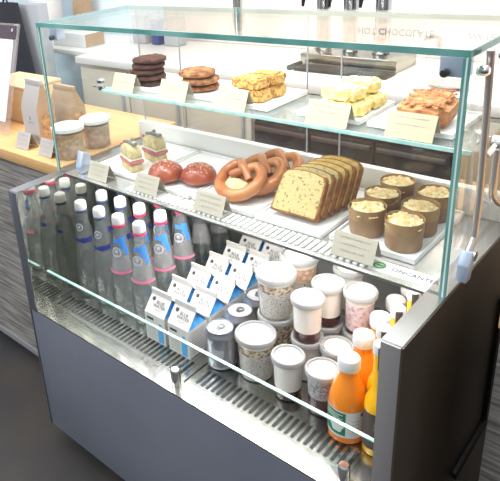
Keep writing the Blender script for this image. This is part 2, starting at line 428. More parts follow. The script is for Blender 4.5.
ov = thing('oval_tray', 'shallow oval steel tray on the back counter near the right glass corner', 'tray', (.715, 1.50, .901))
mb = MB(); mb.lathe([(0, 0), (.06, 0), (.085, .012), (.088, .014), (.083, .015), (.058, .004), (0, .004)], 28); o = mb.build('plate', 'chrome', ov); o.scale = (1, .75, 1)
nk = MB(); nk.prism([(-.05, 0), (.05, 0), (.0, .05)], 'y', -.03, .03)
tag(nk.build('folded_napkin', 'white', None, (.80, 1.50, .902)), 'white folded napkin beside the oval steel tray', 'napkin')
sp = thing('wall_spout', 'steel spout hanging down behind the left part of the glass top', 'tap', (-.44, 1.97, 1.45))
mb = MB(); mb.tube(cat_rom([(0, .02, .25), (0, -.18, .25), (0, -.24, .22), (0, -.25, .15), (0, -.25, -.1)], 5), .020, 12); mb.build('pipe', 'steel', sp)
mb = MB(); mb.lathe([(0, -.43), (.014, -.428), (.026, -.41), (.032, -.38), (.030, -.33), (.026, -.31), (.026, -.10), (0, -.10)], 18, c=(0, -.25, 0)); mb.build('nozzle', 'steel', sp)
# small things far left behind the glass
def carton_box(x0, x1, y0, y1, h, label, mats=('white', 'kraft')):
    t = thing('cardboard_box', label, 'box', ((x0+x1)/2, (y0+y1)/2, .901)); a, b = (x1-x0)/2, (y1-y0)/2
    mb = MB(); mb.box(-a, a, -b, b, 0, h, 0, bev=.003); mb.build('body', mats[0], t)
    mb = MB(); mb.box(a+.0005, a+.003, -b+.004, b-.004, .004, h-.004); mb.build('end_flap', mats[1], t)
carton_box(-1.80, -1.47, 1.52, 1.68, .085, 'long white box with brown end behind the upper left of the glass')
cs = thing('side_shelf', 'white wall shelf behind the left corner of the glass holding boxes', 'shelf', (-1.85, 1.86, .87))
mb = MB(); mb.box(-.5, .51, -.42, .11, 0, .03, bev=.003); mb.build('board', 'counterwhite', cs)
mb = MB(); mb.box(-.45, -.43, -.2, .11, -.12, -.001); mb.build('bracket', 'white', cs)
mb = MB(); mb.box(.25, .27, -.2, .11, -.12, -.001); mb.build('bracket', 'white', cs)
kb = thing('kraft_box', 'small tan kraft box behind the left corner of the glass', 'box', (-1.96, 1.74, .901))
mb = MB(); mb.box(-.07, .07, -.05, .05, 0, .11, bev=.003); mb.build('body', 'kraft', kb)
mb = MB(); mb.box(-.071, .071, -.051, .051, .085, .113); mb.build('lid', 'kraft', kb)
can = thing('white_canister', 'tall white canister at the far left behind the glass top', 'canister', (-2.20, 1.78, .901))
mb = MB(); mb.lathe([(0, 0), (.12, 0), (.12, .36), (0, .36)], 24); mb.build('body', 'white', can)
mb = MB(); mb.lathe([(0, .361), (.122, .361), (.122, .40), (.03, .41), (0, .41)], 24); mb.build('lid', 'lid', can)
pk = thing('paper_pouch', 'upright tan paper pouch at the far left behind the glass top', 'bag', (-1.93, 1.90, .901))
mb = MB(); mb.prism([(-.05, 0), (.05, 0), (.012, .30), (-.012, .30)], 'x', -.075, .075, bev=.004); mb.build('body', 'kraft', pk)
mb = MB(); mb.box(-.076, .076, -.016, .016, .29, .325, bev=.003); mb.build('folded_top', 'kraft', pk)
for i, (x, c_) in enumerate(((-1.24, 'lgrey'), (-1.10, 'navy'), (-.97, 'lgrey'))):
    t = thing('storage_tin', ['pale grey tin on the back counter, left of the navy tin', 'narrow navy tin between two grey tins on the back counter', 'pale grey tin on the back counter, right of the navy tin'][i], 'tin', (x, 1.80, .901), group='tins on the back counter')
    w = .055 if i != 1 else .03
    mb = MB(); mb.box(-w, w, -.04, .04, 0, .15, bev=.006); mb.build('body', c_, t)
    mb = MB(); mb.box(-w-.001, w+.001, -.041, .041, .151, .17, bev=.004); mb.build('lid', 'lgrey', t)

# grey cabinet and jacket far left
gc = thing('grey_cabinet', 'tall pale grey cabinet at the far left behind the counter', 'cabinet', (-1.83, 1.26, ZF))
mb = MB(); mb.box(-.42, .36, -.05, .02, .06, 1.325, bev=.004); mb.build('body', 'greycab', gc)
mb = MB(); mb.box(-.41, .35, -.04, .015, 0, .059); mb.build('plinth', 'plinth', gc)
jk = thing('dark_apron', 'dark cloth apron hanging on the side of the grey cabinet', 'apron', (-1.70, 1.182, .70))
mb = MB(); gx = 14; gz = 10; V = []
for j in range(gz+1):
    for i in range(gx+1):
        u = i/gx; v_ = j/gz; wd = .17+.10*(1-v_); x = -.06 + (u-.5)*2*wd
        V.append(mb.bm.verts.new((x, .018*math.sin(u*11)*(1-.6*v_)-.01, .52*v_)))
for j in range(gz):
    for i in range(gx):
        f = mb.bm.faces.new((V[j*(gx+1)+i], V[j*(gx+1)+i+1], V[(j+1)*(gx+1)+i+1], V[(j+1)*(gx+1)+i])); f.smooth = True
mb.build('cloth', 'jacket', jk)
mb = MB(); mb.tube([(-.10, .005, .50), (-.06, .005, .545), (-.02, .005, .50)], .006, 8); mb.build('neck_strap', 'jacket', jk)

# ------------------------------------------------------------------ display case
W = 1.2; TP = .0367; ZW = .4375; ZD = .85; ZT = 1.3166; YG = .185
dc = thing('display_case', 'glass and steel refrigerated display case filled with drinks and pastries', 'display case', (0, 0, 0))
mb = MB(); mb.box(0, W, 0, .02, -.05, ZW-.006, bev=.002); mb.build('front_panel', 'slate', dc)
mb = MB(); mb.box(.004, W-.004, .021, .67, -.05, ZW-.012); mb.build('cabinet_base', 'brownside', dc)
mb = MB(); mb.box(.06, W-.06, .10, .56, ZF, -.051); mb.build('plinth', 'black', dc)
# end panels
for s, x0, x1 in ((0, .0, TP), (1, W-TP, W)):
    mb = MB(); ys = [(0, ZW-.005), (0, ZD), (.67, ZD), (.67, ZW-.005)]
    mb.prism(ys, 'x', x0+.0015, x1-.0015, mis=[0, 0, 0, 0])
    e = mb.build('end_panel', 'mirror', dc)
    mb = MB(); mb.box(x0, x1, -.004, .0005, ZW-.004, ZD, bev=.0015); mb.build('front_trim', 'steelfront' if s else 'bluecap', e)
    mb = MB(); mb.box(x0, x1, .001, .67, ZD-.0005, ZD+.002); mb.build('top_trim', 'steelcap', e)
    mb = MB(); xo = x0-.004 if s == 0 else x1-.001
    mb.box(xo, xo+.005, -.003, .67, -.05, ZD+.001, bev=.001); mb.build('side_skin', 'brownside' if s else 'bluecap', e)
mb = MB(); xx = W+.0045
mb.prism([(.548, .66), (.570, .66), (.578, .262), (.36, .250), (.355, .272), (.555, .290)], 'x', xx, xx+.008); mb.build('side_black_strip', 'black', dc)  # flat black strip bent into an L on the right side
# well floor with slotted grilles
mb = MB(); mb.box(TP, W-TP, .0, .665, ZW-.006, ZW, 0)
fl = mb.build('well_floor', 'steel', dc)
for gx0, gx1 in ((.055, .605), (.648, 1.085)):
    mb = MB(); mb.box(gx0-.004, gx1+.004, .058, .128, ZW+.0002, ZW+.0012, 0)
    n = int((gx1-gx0)/.0165)
    for i in range(n):
        x = gx0 + (gx1-gx0)*(i+.5)/n
        mb.box(x-.0042, x+.0042, .064, .122, ZW+.0013, ZW+.0018, 1)
    mb.build('vent_grille', ['steel', 'black'], dc)
mb = MB(); mb.box(.625, .629, .05, .65, ZW+.0003, ZW+.0012); mb.build('floor_seam', 'black', dc)
mb = MB(); mb.box(TP, W-TP, .655, .665, ZW, ZD-.006); mb.build('well_back', 'wellback', dc)
# low front glass
def pane_box(name, b, mat, parent, edges, em='edge'):
    """pane with coloured edge strips; edges = list of boxes"""
    mb = MB(); mb.box(*b); p = mb.build(name, mat, parent)
    if edges:
        for e_ in edges:
            mb = MB(); mb.box(*e_); mb.build('glass_edge', em, p)
    return p
lg = pane_box('barrier_glass', (.058, W-TP-.001, .045, .053, ZW+.001, .568), 'panelow', dc,
              [(.058, W-TP-.001, .0448, .0532, .5681, .5710)], 'edgemid')
for x in (.618, 1.09):
    mb = MB(); mb.lathe([(0, 0), (.013, 0), (.013, .045), (.010, .049), (0, .049)], 16, c=(x, .030, ZW+.001)); mb.build('glass_post', 'chrome', dc)
# deck
mb = MB(); mb.box(.002, W-.002, YG, .67, ZD-.004, ZD, bev=.001); dk = mb.build('deck', 'deck', dc)
mb = MB(); mb.box(TP, W-TP, YG-.003, YG-.0002, ZD-.004, ZD+.001); mb.build('front_lip', 'steelcap', dk)
mb = MB()
for i in range(46):
    x = .30 + i*.0160
    mb.box(x, x+.0105, YG+.014, YG+.062, ZD+.0005, ZD+.006, bev=.0015, seg=1)
mb.build('ribbed_strip', 'ribs', dk)  # row of raised white ribs along the deck front
mb = MB(); mb.box(1.035, 1.18, .203, .247, ZD+.0006, ZD+.0014); bs = mb.build('brand_strip', 'porcelain', dk)
text('lettering', 'ONCANTER', .0175, 'inkdark', bs, (1.126, .226, ZD+.0018), (0, 0, 0), ext=.0002)
mb = MB(); mb.lathe([(.009, 0), (.013, 0), (.013, .0008), (.009, .0008), (.009, 0)], 20, c=(1.052, .226, ZD+.0015)); mb.box(1.046, 1.060, .2245, .2285, ZD+.0016, ZD+.0024); mb.build('leaf_mark', 'lime', bs)
# glass box
ZB = ZD+.002
T = .012
pane_box('front_glass', (T, W-T, YG, YG+T, ZB, ZT-T-.001), 'panefront', dc, None)
pane_box('top_glass', (.003, W-.003, YG+.003, .545, ZT-T, ZT), 'panetop', dc,
         [(0, W, YG-.002, YG+.0028, ZT-T, ZT), (0, .0028, YG+.003, .545, ZT-T, ZT), (W-.0028, W, YG+.003, .545, ZT-T, ZT), (.003, W-.003, .5452, .548, ZT-T, ZT)])
for x0, ex in ((0, -.0005), (W-T, W-T-.0005)):
    pane_box('side_glass', (x0, x0+T, YG+T+.001, .545, ZB, ZT-T-.001), 'pane', dc,
             [(x0, x0+T*.40, YG-.001, YG+.0028, ZB, ZT-T-.001), (x0+T*.66, x0+T, YG-.001, YG+.0028, ZB, ZT-T-.001)])
for x0 in (0, W-T):
    mb = MB(); mb.box(x0+T*.41, x0+T*.65, YG-.001, YG+.0027, ZB, ZT-T-.001); mb.build('glass_edge', 'edgeglint', dc)  # painted highlight strip between the two teal edge strips
# middle glass shelf
ZS = 1.104
sh = pane_box('glass_shelf', (.125, W-.02, .305, .525, ZS-.008, ZS), 'paneshelf', dc,
              [(.125, W-.02, .301, .3048, ZS-.008, ZS), (.122, .1248, .301, .525, ZS-.008, ZS)], 'edgelight')
mb = MB(); mb.tube([(.0125, .36, ZS-.014), (.150, .36, ZS-.014)], .005, 10); mb.build('shelf_pin', 'chrome', sh)
for x, y in ((.05, .36), (1.165, .40)):
    mb = MB(); mb.lathe([(0, -.022), (.012, -.022), (.012, -.0085), (0, -.0085)], 14, c=(x, y, ZS)); mb.lathe([(0, .001), (.014, .001), (.014, .010), (.006, .014), (0, .014)], 14, c=(x, y, ZS))
    mb.build('shelf_clip', 'chrome', sh)
# rear frame and sliding doors
mb = MB(); mb.box(.0, .79, .550, .575, ZB, .92, bev=.003); mb.box(.80, W, .556, .581, ZB, .92, bev=.003); mb.build('rear_rail', 'whiteframe', dc)
mb = MB(); mb.box(.0, W, .550, .575, ZT-.012, ZT, bev=.002); mb.build('rear_top_rail', 'pane', dc)
for x0, x1, y in ((.02, .20, .566), (.21, .665, .560), (.668, .768, .566), (.771, W-.02, .560)):
    pane_box('sliding_door', (x0, x1, y, y+.005, .921, ZT-.014), 'doorpane', dc, [(x0-.001, x0+.0012, y-.0004, y+.0054, .921, ZT-.014)], 'lgrey')
# corner clamps under the top glass
for s, x in ((0, .030), (1, 1.165)):
    mb = MB(); mb.box(x-.026 if s else x-.014, x+.021, YG+.031, YG+.060, 1.262, 1.303, bev=.003); cl = mb.build('corner_clamp', 'clampblue', dc)
    sg = -1 if s else 1
    mb = MB(); mb.lathe([(0, 0), (.006, 0), (.0075, .002), (.0075, .010), (.006, .012), (0, .012)], 18, mtx=Matrix.Translation((x-.016*s+.003, YG+.0175+.013, 1.270)) @ Matrix.Rotation(PI/2, 4, 'X')); mb.build('knob', 'blackgloss', cl)
# chrome support frames
x = 1.2105
mb = MB(); mb.tube(cat_rom([(x, .242, 1.308), (x, .254, 1.235), (x, .270, 1.10), (x, .277, 1.03), (x, .277, .955), (x, .272, .940), (x, .256, .928), (x, .246, .922)], 6), .0065, 12); tb = mb.build('support_tube', 'tube', dc)
mb = MB(); mb.lathe([(0, 0), (.010, 0), (.010, .020), (0, .020)], 14, mtx=Matrix.Translation((x-.006, .252, .918)) @ Matrix.Rotation(PI/2, 4, 'Y')); mb.build('joint', 'chrome', tb)
mb = MB(); mb.tube(cat_rom([(x, .350, 1.11), (x, .352, 1.05), (x, .362, 1.0), (x, .41, .965), (x, .47, .948)], 6), .0075, 12); tb2 = mb.build('support_tube', 'tube', dc)
mb = MB(); mb.lathe([(0, 0), (.015, 0), (.015, .02), (0, .02)], 14, mtx=Matrix.Translation((x-.009, .350, 1.112)) @ Matrix.Rotation(PI/2, 4, 'Y')); mb.tube([(x, .29, 1.105), (x, .35, 1.112)], .0055, 8); mb.build('joint', 'chrome', tb2)
for y, z in ((.222, 1.277), (.330, 1.283)):
    mb = MB(); mb.lathe([(0, 0), (.010, 0), (.010, .014), (.006, .018), (0, .018)], 14, mtx=Matrix.Translation((W+.0005, y, z)) @ Matrix.Rotation(PI/2, 4, 'Y')); mb.build('glass_fitting', 'chrome', dc)
mb = MB(); mb.prism([(.222, .872), (.244, .872), (.260, .925), (.240, .930), (.226, .905)], 'x', W+.0015, W+.022, bev=.002); mb.build('foot_clamp', 'clampblue', dc)
x = .080
mb = MB(); mb.prism([(.208, ZB), (.240, ZB), (.252, .906), (.224, .922), (.206, .875)], 'x', x-.013, x+.013, bev=.002); mb.build('foot_clamp', 'clampblue', dc)

# ------------------------------------------------------------------ water bottles
CAMA = math.radians(-58)
bprof = [(0, .002), (.036, 0), (.040, .006), (.0405, .10), (.039, .125), (.034, .165), (.026, .215), (.0185, .265), (.0165, .285), (.0165, .300)]
def flute(mb):
    t = bmesh.new(); seg = 40; rings = []
    zs_ = [.0, .003, .008, .016, .026, .036, .048, .060, .072, .084, .096, .104, .108, .112, .118, .130, .150, .165, .190, .215, .240, .265, .285, .300]
    rz = interp(bprof)
    for z in zs_:
        r = rz(z) if z > 0 else .035
        k = .030*min(1, max(0, (z-.006)/.02))*min(1, max(0, (.104-z)/.03))
        if .104 <= z <= .114: r += .0012
        rings.append([t.verts.new((r*(1-k*(.5+.5*math.cos(10*2*PI*q/seg)))*math.cos(2*PI*q/seg), r*(1-k*(.5+.5*math.cos(10*2*PI*q/seg)))*math.sin(2*PI*q/seg), z)) for q in range(seg)])
    for a_, b_ in zip(rings, rings[1:]):
        for q in range(seg): t.faces.new((a_[q], a_[(q+1) % seg], b_[(q+1) % seg], b_[q]))
    t.faces.new(rings[0][::-1]); t.faces.new(rings[-1])
    mb.merge(t, 0, True)
def make_bottle(kind):
    t = thing('water_bottle', 'x', 'bottle')
    mb = MB(); flute(mb); mb.build('glass_body', 'bottle' if kind < 2 else 'bottleshade', t)
    mb = MB(); mb.lathe([(0, .3005), (.0180, .3005), (.0190, .304), (.0190, .318), (.0172, .326), (.013, .329), (0, .330)], 24)
    cp = mb.build('cap', 'capwhite', t)
    mb = MB(); mb.lathe([(.0168, .2915), (.0195, .2925), (.0195, .2975), (.0168, .2985)], 24); mb.build('neck_ring', 'ringnavy' if kind == 0 else ('ringred' if kind == 1 else 'lgrey'), t)
    rz = interp(bprof)
    if kind == 0:
        mb = MB(); wrap(mb, rz, (CAMA-.1, CAMA+1.35, .193, .210), 0, .0012); wrap(mb, rz, (CAMA-1.2, CAMA-.1, .196, .206), 0, .0012)
        wrap_disc(mb, rz, CAMA-.25, .245, 0, .013, 1, .0016, inner=.009); wrap_disc(mb, rz, CAMA-.25, .245, 0, .005, 1, .0016)
        mb.build('label', ['navy', 'lgrey'], t)
    elif kind == 1:
        mb = MB(); wrap(mb, rz, (CAMA-.95, CAMA+1.05, .150, .225), 0, .0012)
        wrap(mb, rz, (CAMA-1.3, CAMA+1.3, .146, .154), 1, .0016)
        wrap(mb, rz, (CAMA+.15, CAMA+1.0, .226, .262), 2, .0018); wrap(mb, rz, (CAMA-.9, CAMA+.2, .243, .256), 2, .0018); wrap(mb, rz, (CAMA+.6, CAMA+1.1, .205, .228), 2, .0020)
        wrap_disc(mb, rz, CAMA-.3, .215, 0, .016, 3, .0022, inner=.012); wrap_disc(mb, rz, CAMA-.3, .218, 0, .006, 3, .0022); wrap(mb, rz, (CAMA-.55, CAMA-.05, .203, .207), 3, .0022)
        mb.build('label', ['lwhite', 'pink', 'lblue', 'lgrey'], t)
    else:
        mb = MB(); wrap(mb, rz, (CAMA-.9, CAMA+.9, .16, .225), 0, .0012); mb.build('label', ['lwhite'], t)
    return t
protos = {}
rown = ['front row', 'second row', 'third row', 'fourth row', 'fifth row']
coln = ['leftmost', 'second from left', 'third from left', 'rightmost']
for j in range(5):
    for i in range(4):
        k = 0 if i < 2 else 1
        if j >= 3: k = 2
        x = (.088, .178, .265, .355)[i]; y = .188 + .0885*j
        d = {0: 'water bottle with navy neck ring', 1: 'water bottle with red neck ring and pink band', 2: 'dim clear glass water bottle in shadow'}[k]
        lab = f'{d}, {coln[i]} in the {rown[j]}'
        loc = (x, y, ZW+.002)
        if k not in protos:
            o = make_bottle(k); protos[k] = o; o.location = loc; o['label'] = lab; o['group'] = 'water bottles in the case'
        else: dup(protos[k], loc, None, lab, 'water bottles in the case')

# ------------------------------------------------------------------ water cartons
def make_carton():
    t = thing('water_carton', 'x', 'carton'); a = .0385; h = .090; hg = .132; f = .150
    mb = MB(); mb.prism([(-a, -a), (a, -a), (a, a), (-a, a)], 'z', 0, h)
    # sloping front and back of the gable, folded side triangles
    mb.poly([(-a, -a, h), (a, -a, h), (a, -.003, hg), (-a, -.003, hg)])
    mb.poly([(a, a, h), (-a, a, h), (-a, .003, hg), (a, .003, hg)])
    mb.box(-a, a, -.003, .003, hg-.001, f, 0, bev=.0008, seg=1)
    mb.build('carton_body', 'carton', t)
    for s in (-1, 1):
        mb = MB()
        mb.poly([(s*a, -a+.002, h), (s*a, a-.002, h), (s*(a-.020), .0, hg-.003)], 0)
        mb.poly([(s*(a+.0005), -a, h), (s*(a+.0005), -.001, hg), (s*(a-.020), 0, hg-.004)], 1)
        mb.poly([(s*(a+.0005), a, h), (s*(a+.0005), .001, hg), (s*(a-.020), 0, hg-.004)], 0)
        mb.build('gable_fold', ['cartonblue', 'cartonnavy'], t)
    # front marks
    e = -a-.0006; mb = MB()
    pts = [(-.010+.021, .004), (.010+.021, .004), (.011+.021, .030), (.010+.021, .046), (.005+.021, .058), (.005+.021, .068), (-.005+.021, .068), (-.005+.021, .058), (-.010+.021, .046), (-.011+.021, .030)]
    mb.poly([(x, e, z) for x, z in pts], 0); mb.build('bottle_picture', 'cartonblue', t)
    ang = math.atan2(hg-h, a-.003); L = math.hypot(hg-h, a-.003)
    def onslope(u, v): return (u, -a + v*math.cos(ang) - math.sin(ang)*.0008, h + v*math.sin(ang) + math.cos(ang)*.0008)
    mb = MB()
    def rect(u0, u1, v0, v1, mi=0): mb.poly([onslope(u0, v0), onslope(u1, v0), onslope(u1, v1), onslope(u0, v1)], mi)
    mb.poly([onslope(-.022+.0062*math.cos(q*PI/8), .043+.0062*math.sin(q*PI/8)) for q in range(16)], 0)
    for k, (u0, u1, v) in enumerate(((-.008, .018, .017), (-.006, .016, .013))): rect(u0, u1, v, v+.0012, 1)
    for r_ in range(6): mb.poly([(-.030, e, .012+r_*.009), (.004, e, .012+r_*.009), (.004, e, .0135+r_*.009), (-.030, e, .0135+r_*.009)], 1)
    mb.poly([(-.030, e, .070), (-.004, e, .070), (-.004, e, .078), (-.030, e, .078)], 0)
    for r_ in range(9): mb.poly([(a+.0006, -.028, .012+r_*.008), (a+.0006, .028, .012+r_*.008), (a+.0006, .028, .0140+r_*.008), (a+.0006, -.028, .0140+r_*.008)], 1)
    mb.build('printed_mark', ['inkdark', 'ink'], t)
    for v, wd in ((.037, 'BLUE'), (.026, 'WATER')):
        p = onslope(.006, v); text('lettering', wd, .0135, 'inkdark', t, p, (ang, 0, 0), ext=.0001)
    return t
cp = None
for r_ in range(6):
    for c in range(2):
        loc = (.454+.090*c, .162+.0862*r_, ZW+.002)
        lab = f'white and blue gable-top water carton, {["left","right"][c]} column, {["front row","second row from the front","third row from the front","third row from the back","second row from the back","back row"][r_]}'
        if cp is None: cp = make_carton(); cp.location = loc; cp['label'] = lab; cp['group'] = 'water cartons in the case'
        else: dup(cp, loc, None, lab, 'water cartons in the case')

# ------------------------------------------------------------------ cans
def make_can():
    t = thing('drink_can', 'x', 'can')
    mb = MB(); mb.lathe([(0, .003), (.028, 0), (.032, .002), (.0415, .014), (.0425, .02), (.0425, .098), (.040, .108), (.0355, .116), (.0355, .1195), (.033, .1195), (.0325, .116)], 28); mb.build('body', 'alu', t)
    mb = MB(); mb.lathe([(.0325, .1165), (.0, .1165)], 28); tp = mb.build('top', 'alutop', t)
    mb = MB(); mb.lathe([(.006, .1175), (.011, .1175), (.011, .119), (.006, .119), (.006, .1175)], 16, c=(0, .004, 0)); mb.box(-.006, .006, -.012, -.004, .1175, .119); mb.build('pull_tab', 'alu', tp)
    wrapm = MB(); rz = lambda z: .0425
    wrap(wrapm, rz, (CAMA-.5, CAMA+.3, .05, .075), 0, .0005); wrapm.build('printed_mark', 'lgrey', t)
    return t
c0 = None
for j, y in enumerate((.166, .258, .350)):
    lab = ['silver drink can in front beside the cartons', 'silver drink can, middle one of three beside the cartons', 'silver drink can farthest back beside the cartons'][j]
    if c0 is None: c0 = make_can(); c0.location = (.660, y, ZW+.002); c0['label'] = lab; c0['group'] = 'silver cans'
    else: dup(c0, (.658-.004*j, y, ZW+.002), None, lab, 'silver cans')

# ------------------------------------------------------------------ dessert cups
def make_cup(r0, r1, h, layers, name='dessert_cup', sticker=True):
    """layers = [(material, height fraction from, to)]"""
    t = thing(name, 'x', 'cup'); R = lambda z: r0+(r1-r0)*z/h
    mb = MB(); mb.lathe([(0, .0), (r0-.003, 0), (r0, .003), (r1, h-.010)], 28); mb.build('cup_wall', 'cupclear', t)
    for m_, f0, f1 in layers:
        z0 = .0025+f0*(h-.016); z1 = .0025+f1*(h-.016)-.0004
        mb = MB(); mb.lathe([(0, z0), (R(z0)-.0018, z0), (R(z1)-.0018, z1), (0, z1)], 28); mb.build('filling', m_, t)
    mb = MB(); q = r1+.0035
    mb.lathe([(r1+.0005, h-.014), (q, h-.014), (q+.001, h-.004), (q-.001, h), (q-.005, h), (q-.007, h-.004), (0, h-.004)], 30)
    l = mb.build('lid', 'lid', t)
    mb = MB(); mb.lathe([(0, h-.0036), (q*.74, h-.0036), (q*.74, h-.0028), (0, h-.0028)], 28); mb.build('sticker', 'lidtop', l)
    return t
KM = dict(big=(.043, .0495, .125), small=(.0335, .0375, .118))
Ly = {'muesli': [('muesli', 0, .70), ('granmix', .70, .90), ('cream', .90, 1)],
      'fruit': [('muesli', 0, .52), ('fruitmix', .52, .88), ('cream', .88, 1)],
      'white': [('jam', 0, .26), ('yogurt', .26, 1)], 'chia': [('jam', 0, .45), ('chia', .45, 1)],
      'berry': [('jam', 0, .10), ('berry', .10, .85), ('yogurt', .85, 1)], 'plain': [('yogurt', 0, 1)], 'granola': [('jam', 0, .2), ('granmix', .2, 1)]}
cupp = {}
GC = 'dessert cups in the case'
def cup(size, ly, x, y, lvl, label):
    z = ZW+.002 + (0 if lvl == 0 else KM['small'][2]+.0008)
    if size == 'big' and lvl: z = ZW+.002+KM['big'][2]-.006
    if lvl == 1 and size == 'big': z = ZW+.002+KM['big'][2]+.0008
    key = (size, ly)
    if key not in cupp:
        o = make_cup(*KM[size], Ly[ly]); cupp[key] = o; o.location = (x, y, z); o['label'] = label; o['group'] = GC
    else: dup(cupp[key], (x, y, z), None, label, GC)
cup('big', 'muesli', .752, .196, 0, 'large muesli and chia cup in front, right of the cans')
cup('small', 'white', .858, .181, 0, 'white yogurt cup with dark jam base in the front row')
cup('small', 'chia', .948, .189, 0, 'grey chia cup over dark jam, front row beside the orange juice')
cup('big', 'granola', .744, .306, 0, 'large cup carrying the tall muesli cup')
cup('big', 'muesli', .742, .303, 1, 'tall muesli and chia cup stacked on another cup behind the cans')
cup('small', 'plain', .856, .273, 0, 'plain yogurt cup carrying the frontmost stacked jam cup')
cup('small', 'white', .858, .268, 1, 'frontmost stacked white cup with dark jam at its bottom')
cup('small', 'plain', .932, .283, 0, 'white lidded cup between the chia cup and the berry cup')
cup('small', 'plain', .862, .362, 0, 'plain yogurt cup carrying the rear stacked jam cup')
cup('small', 'white', .863, .357, 1, 'rear stacked white cup with dark jam at its bottom')
cup('small', 'plain', .946, .372, 0, 'lidded cup carrying the pink berry cup')
cup('small', 'berry', .944, .370, 1, 'pink speckled berry cup on top of a stack near the juices')
cup('small', 'plain', .870, .462, 0, 'plain cup at the back carrying a plain white cup')
cup('small', 'plain', .869, .455, 1, 'plain white cup on top at the back under the price card')
cup('big', 'muesli', .742, .42, 0, 'large cup at the back carrying the fruit muesli cup')
cup('big', 'fruit', .742, .418, 1, 'fruit muesli cup on top at the back beside the cartons')

# ------------------------------------------------------------------ juices
jprof = [(0, .001), (.036, 0), (.0405, .005), (.0415, .05), (.0415, .088), (.038, .112), (.030, .135), (.0225, .152), (.0200, .160), (.0200, .172)]
def make_juice(mat, lab=True):
    t = thing('juice_bottle', 'x', 'bottle')
    mb = MB(); mb.lathe(jprof + [(0, .172)], 28); mb.build('body', mat, t)
    mb = MB(); mb.lathe([(0, .173), (.0235, .173), (.0245, .177), (.0245, .194), (.022, .199), (0, .200)], 24); mb.build('cap', 'capwhite', t)
    if lab:
        rz = interp(jprof)
        mb = MB(); wrap(mb, rz, (CAMA-1.9, CAMA+1.9, .020, .088), 0, .0008, 24)
        wrap(mb, rz, (CAMA-1.5, CAMA-.15, .026, .085), 1, .0013, 14)
        for q in range(6): wrap_disc(mb, rz, CAMA-.62+.22*math.cos(q*PI/3), .050+.011*math.sin(q*PI/3), 0, .0075, 2, .0018, n=10)
        wrap_disc(mb, rz, CAMA-.62, .050, 0, .006, 2, .0018)
        wrap_disc(mb, rz, CAMA+.75, .080, 0, .006, 1, .0016, n=6)
        for q in range(4): wrap(mb, rz, (CAMA+.2, CAMA+1.1-.15*(q % 2), .038+q*.009, .0395+q*.009), 3, .0014, 6)
        for q in range(3): wrap(mb, rz, (CAMA-1.35, CAMA-.3-.2*(q % 2), .068+q*.005, .0700+q*.005), 2, .0018, 6)
        mb.build('label', ['capwhite', 'green', 'flower', 'ink'], t)
    t.scale = (1, 1, 1.06); return t
jl = [('orange', (1.029, .156), 'orange juice bottle with white and green label, frontmost'), ('orange', (1.016, .248), 'orange juice bottle second from the front, white cap'),
      ('amber', (1.014, .335), 'amber juice bottle third from the front, white cap'), ('brownjuice', (1.012, .422), 'brown juice bottle fourth from the front, white cap'),
      ('brownjuice', (1.012, .508), 'white-capped juice bottle farthest back under the deck')]
jp = {}
for m_, (x, y), lab in jl:
    if m_ not in jp: o = make_juice(m_); jp[m_] = o; o.location = (x, y, ZW+.002); o['label'] = lab; o['group'] = 'short juice bottles'
    else: dup(jp[m_], (x, y, ZW+.002), None, lab, 'short juice bottles')
yprof = [(0, .001), (.024, 0), (.0275, .005), (.0280, .02), (.0280, .125), (.0255, .142), (.0175, .160), (.0140, .172), (.0135, .257)]
def make_slim():
    t = thing('slim_juice_bottle', 'x', 'bottle'); rz = interp(yprof)
    mb = MB(); mb.lathe(yprof + [(0, .257)], 24); mb.build('body', 'yellow', t)
    mb = MB(); mb.lathe([(0, .258), (.0155, .258), (.0160, .261), (.0160, .277), (.0145, .281), (0, .2815)], 22); cpz = mb.build('cap', 'capwhite', t)
    mb = MB(); wrap(mb, rz, (CAMA-1.7, CAMA+1.7, .022, .118), 0, .0008, 20)
    for q in range(4): wrap(mb, rz, (CAMA-.35+.06*(q % 2), CAMA+.35, .078+q*.006, .0798+q*.006), 1, .0014, 6)
    mb.build('label', ['brownlab', 'lgrey'], t)
    mb = MB(); rc = lambda z: .0165 if z > .257 else .0140
    wrap(mb, rc, (CAMA-.45, CAMA+.45, .226, .280), 0, .001); wrap_disc(mb, rc, CAMA, .226, 0, .0062, 0, .001)
    mb.build('seal_strip', 'brownlab', t); return t
s0 = None
for j, (x, y) in enumerate(((1.099, .152), (1.079, .206), (1.071, .292), (1.070, .378), (1.072, .464))):
    lab = f'slim yellow juice bottle with dark seal strip, {["frontmost","second from the front","third from the front","fourth from the front","farthest back"][j]}'
    if s0 is None: s0 = make_slim(); s0.location = (x, y, ZW+.002); s0['label'] = lab; s0['group'] = 'slim juice bottles'
    else: dup(s0, (x, y, ZW+.002), None, lab, 'slim juice bottles')

# ------------------------------------------------------------------ trays
def tray(x0, x1, y0, y1, z, label, h=.012, group=None):
    cx, cy = (x0+x1)/2, (y0+y1)/2; a, b = (x1-x0)/2, (y1-y0)/2
    mb = MB(); mb.box(-a, a, -b, b, 0, h*.55, 0, bev=.002)
    R = .006
    for q in ((-a, -a+R, -b, b), (a-R, a, -b, b), (-a+R, a-R, -b, -b+R), (-a+R, a-R, b-R, b)): mb.box(q[0], q[1], q[2], q[3], h*.4, h, 0, bev=.0015, seg=1)
    o = mb.build('serving_tray', 'porcelain', None, (cx, cy, z)); return tag(o, label, 'tray', group)
zt = ZD+.002
tray(.085, .283, .262, .545, zt, 'white tray under the sandwiches')
tray(.290, .497, .252, .545, zt, 'white tray under the red glazed buns')
tray(.503, .706, .257, .545, zt, 'white tray under the pretzels')
tray(.711, .898, .255, .545, zt, 'white tray under the sliced cake')
tray(.912, 1.108, .266, .545, zt, 'white tray under the crumble cakes in paper cups', h=.014)
ZTRAY = zt+.0072
zs = ZS+.001
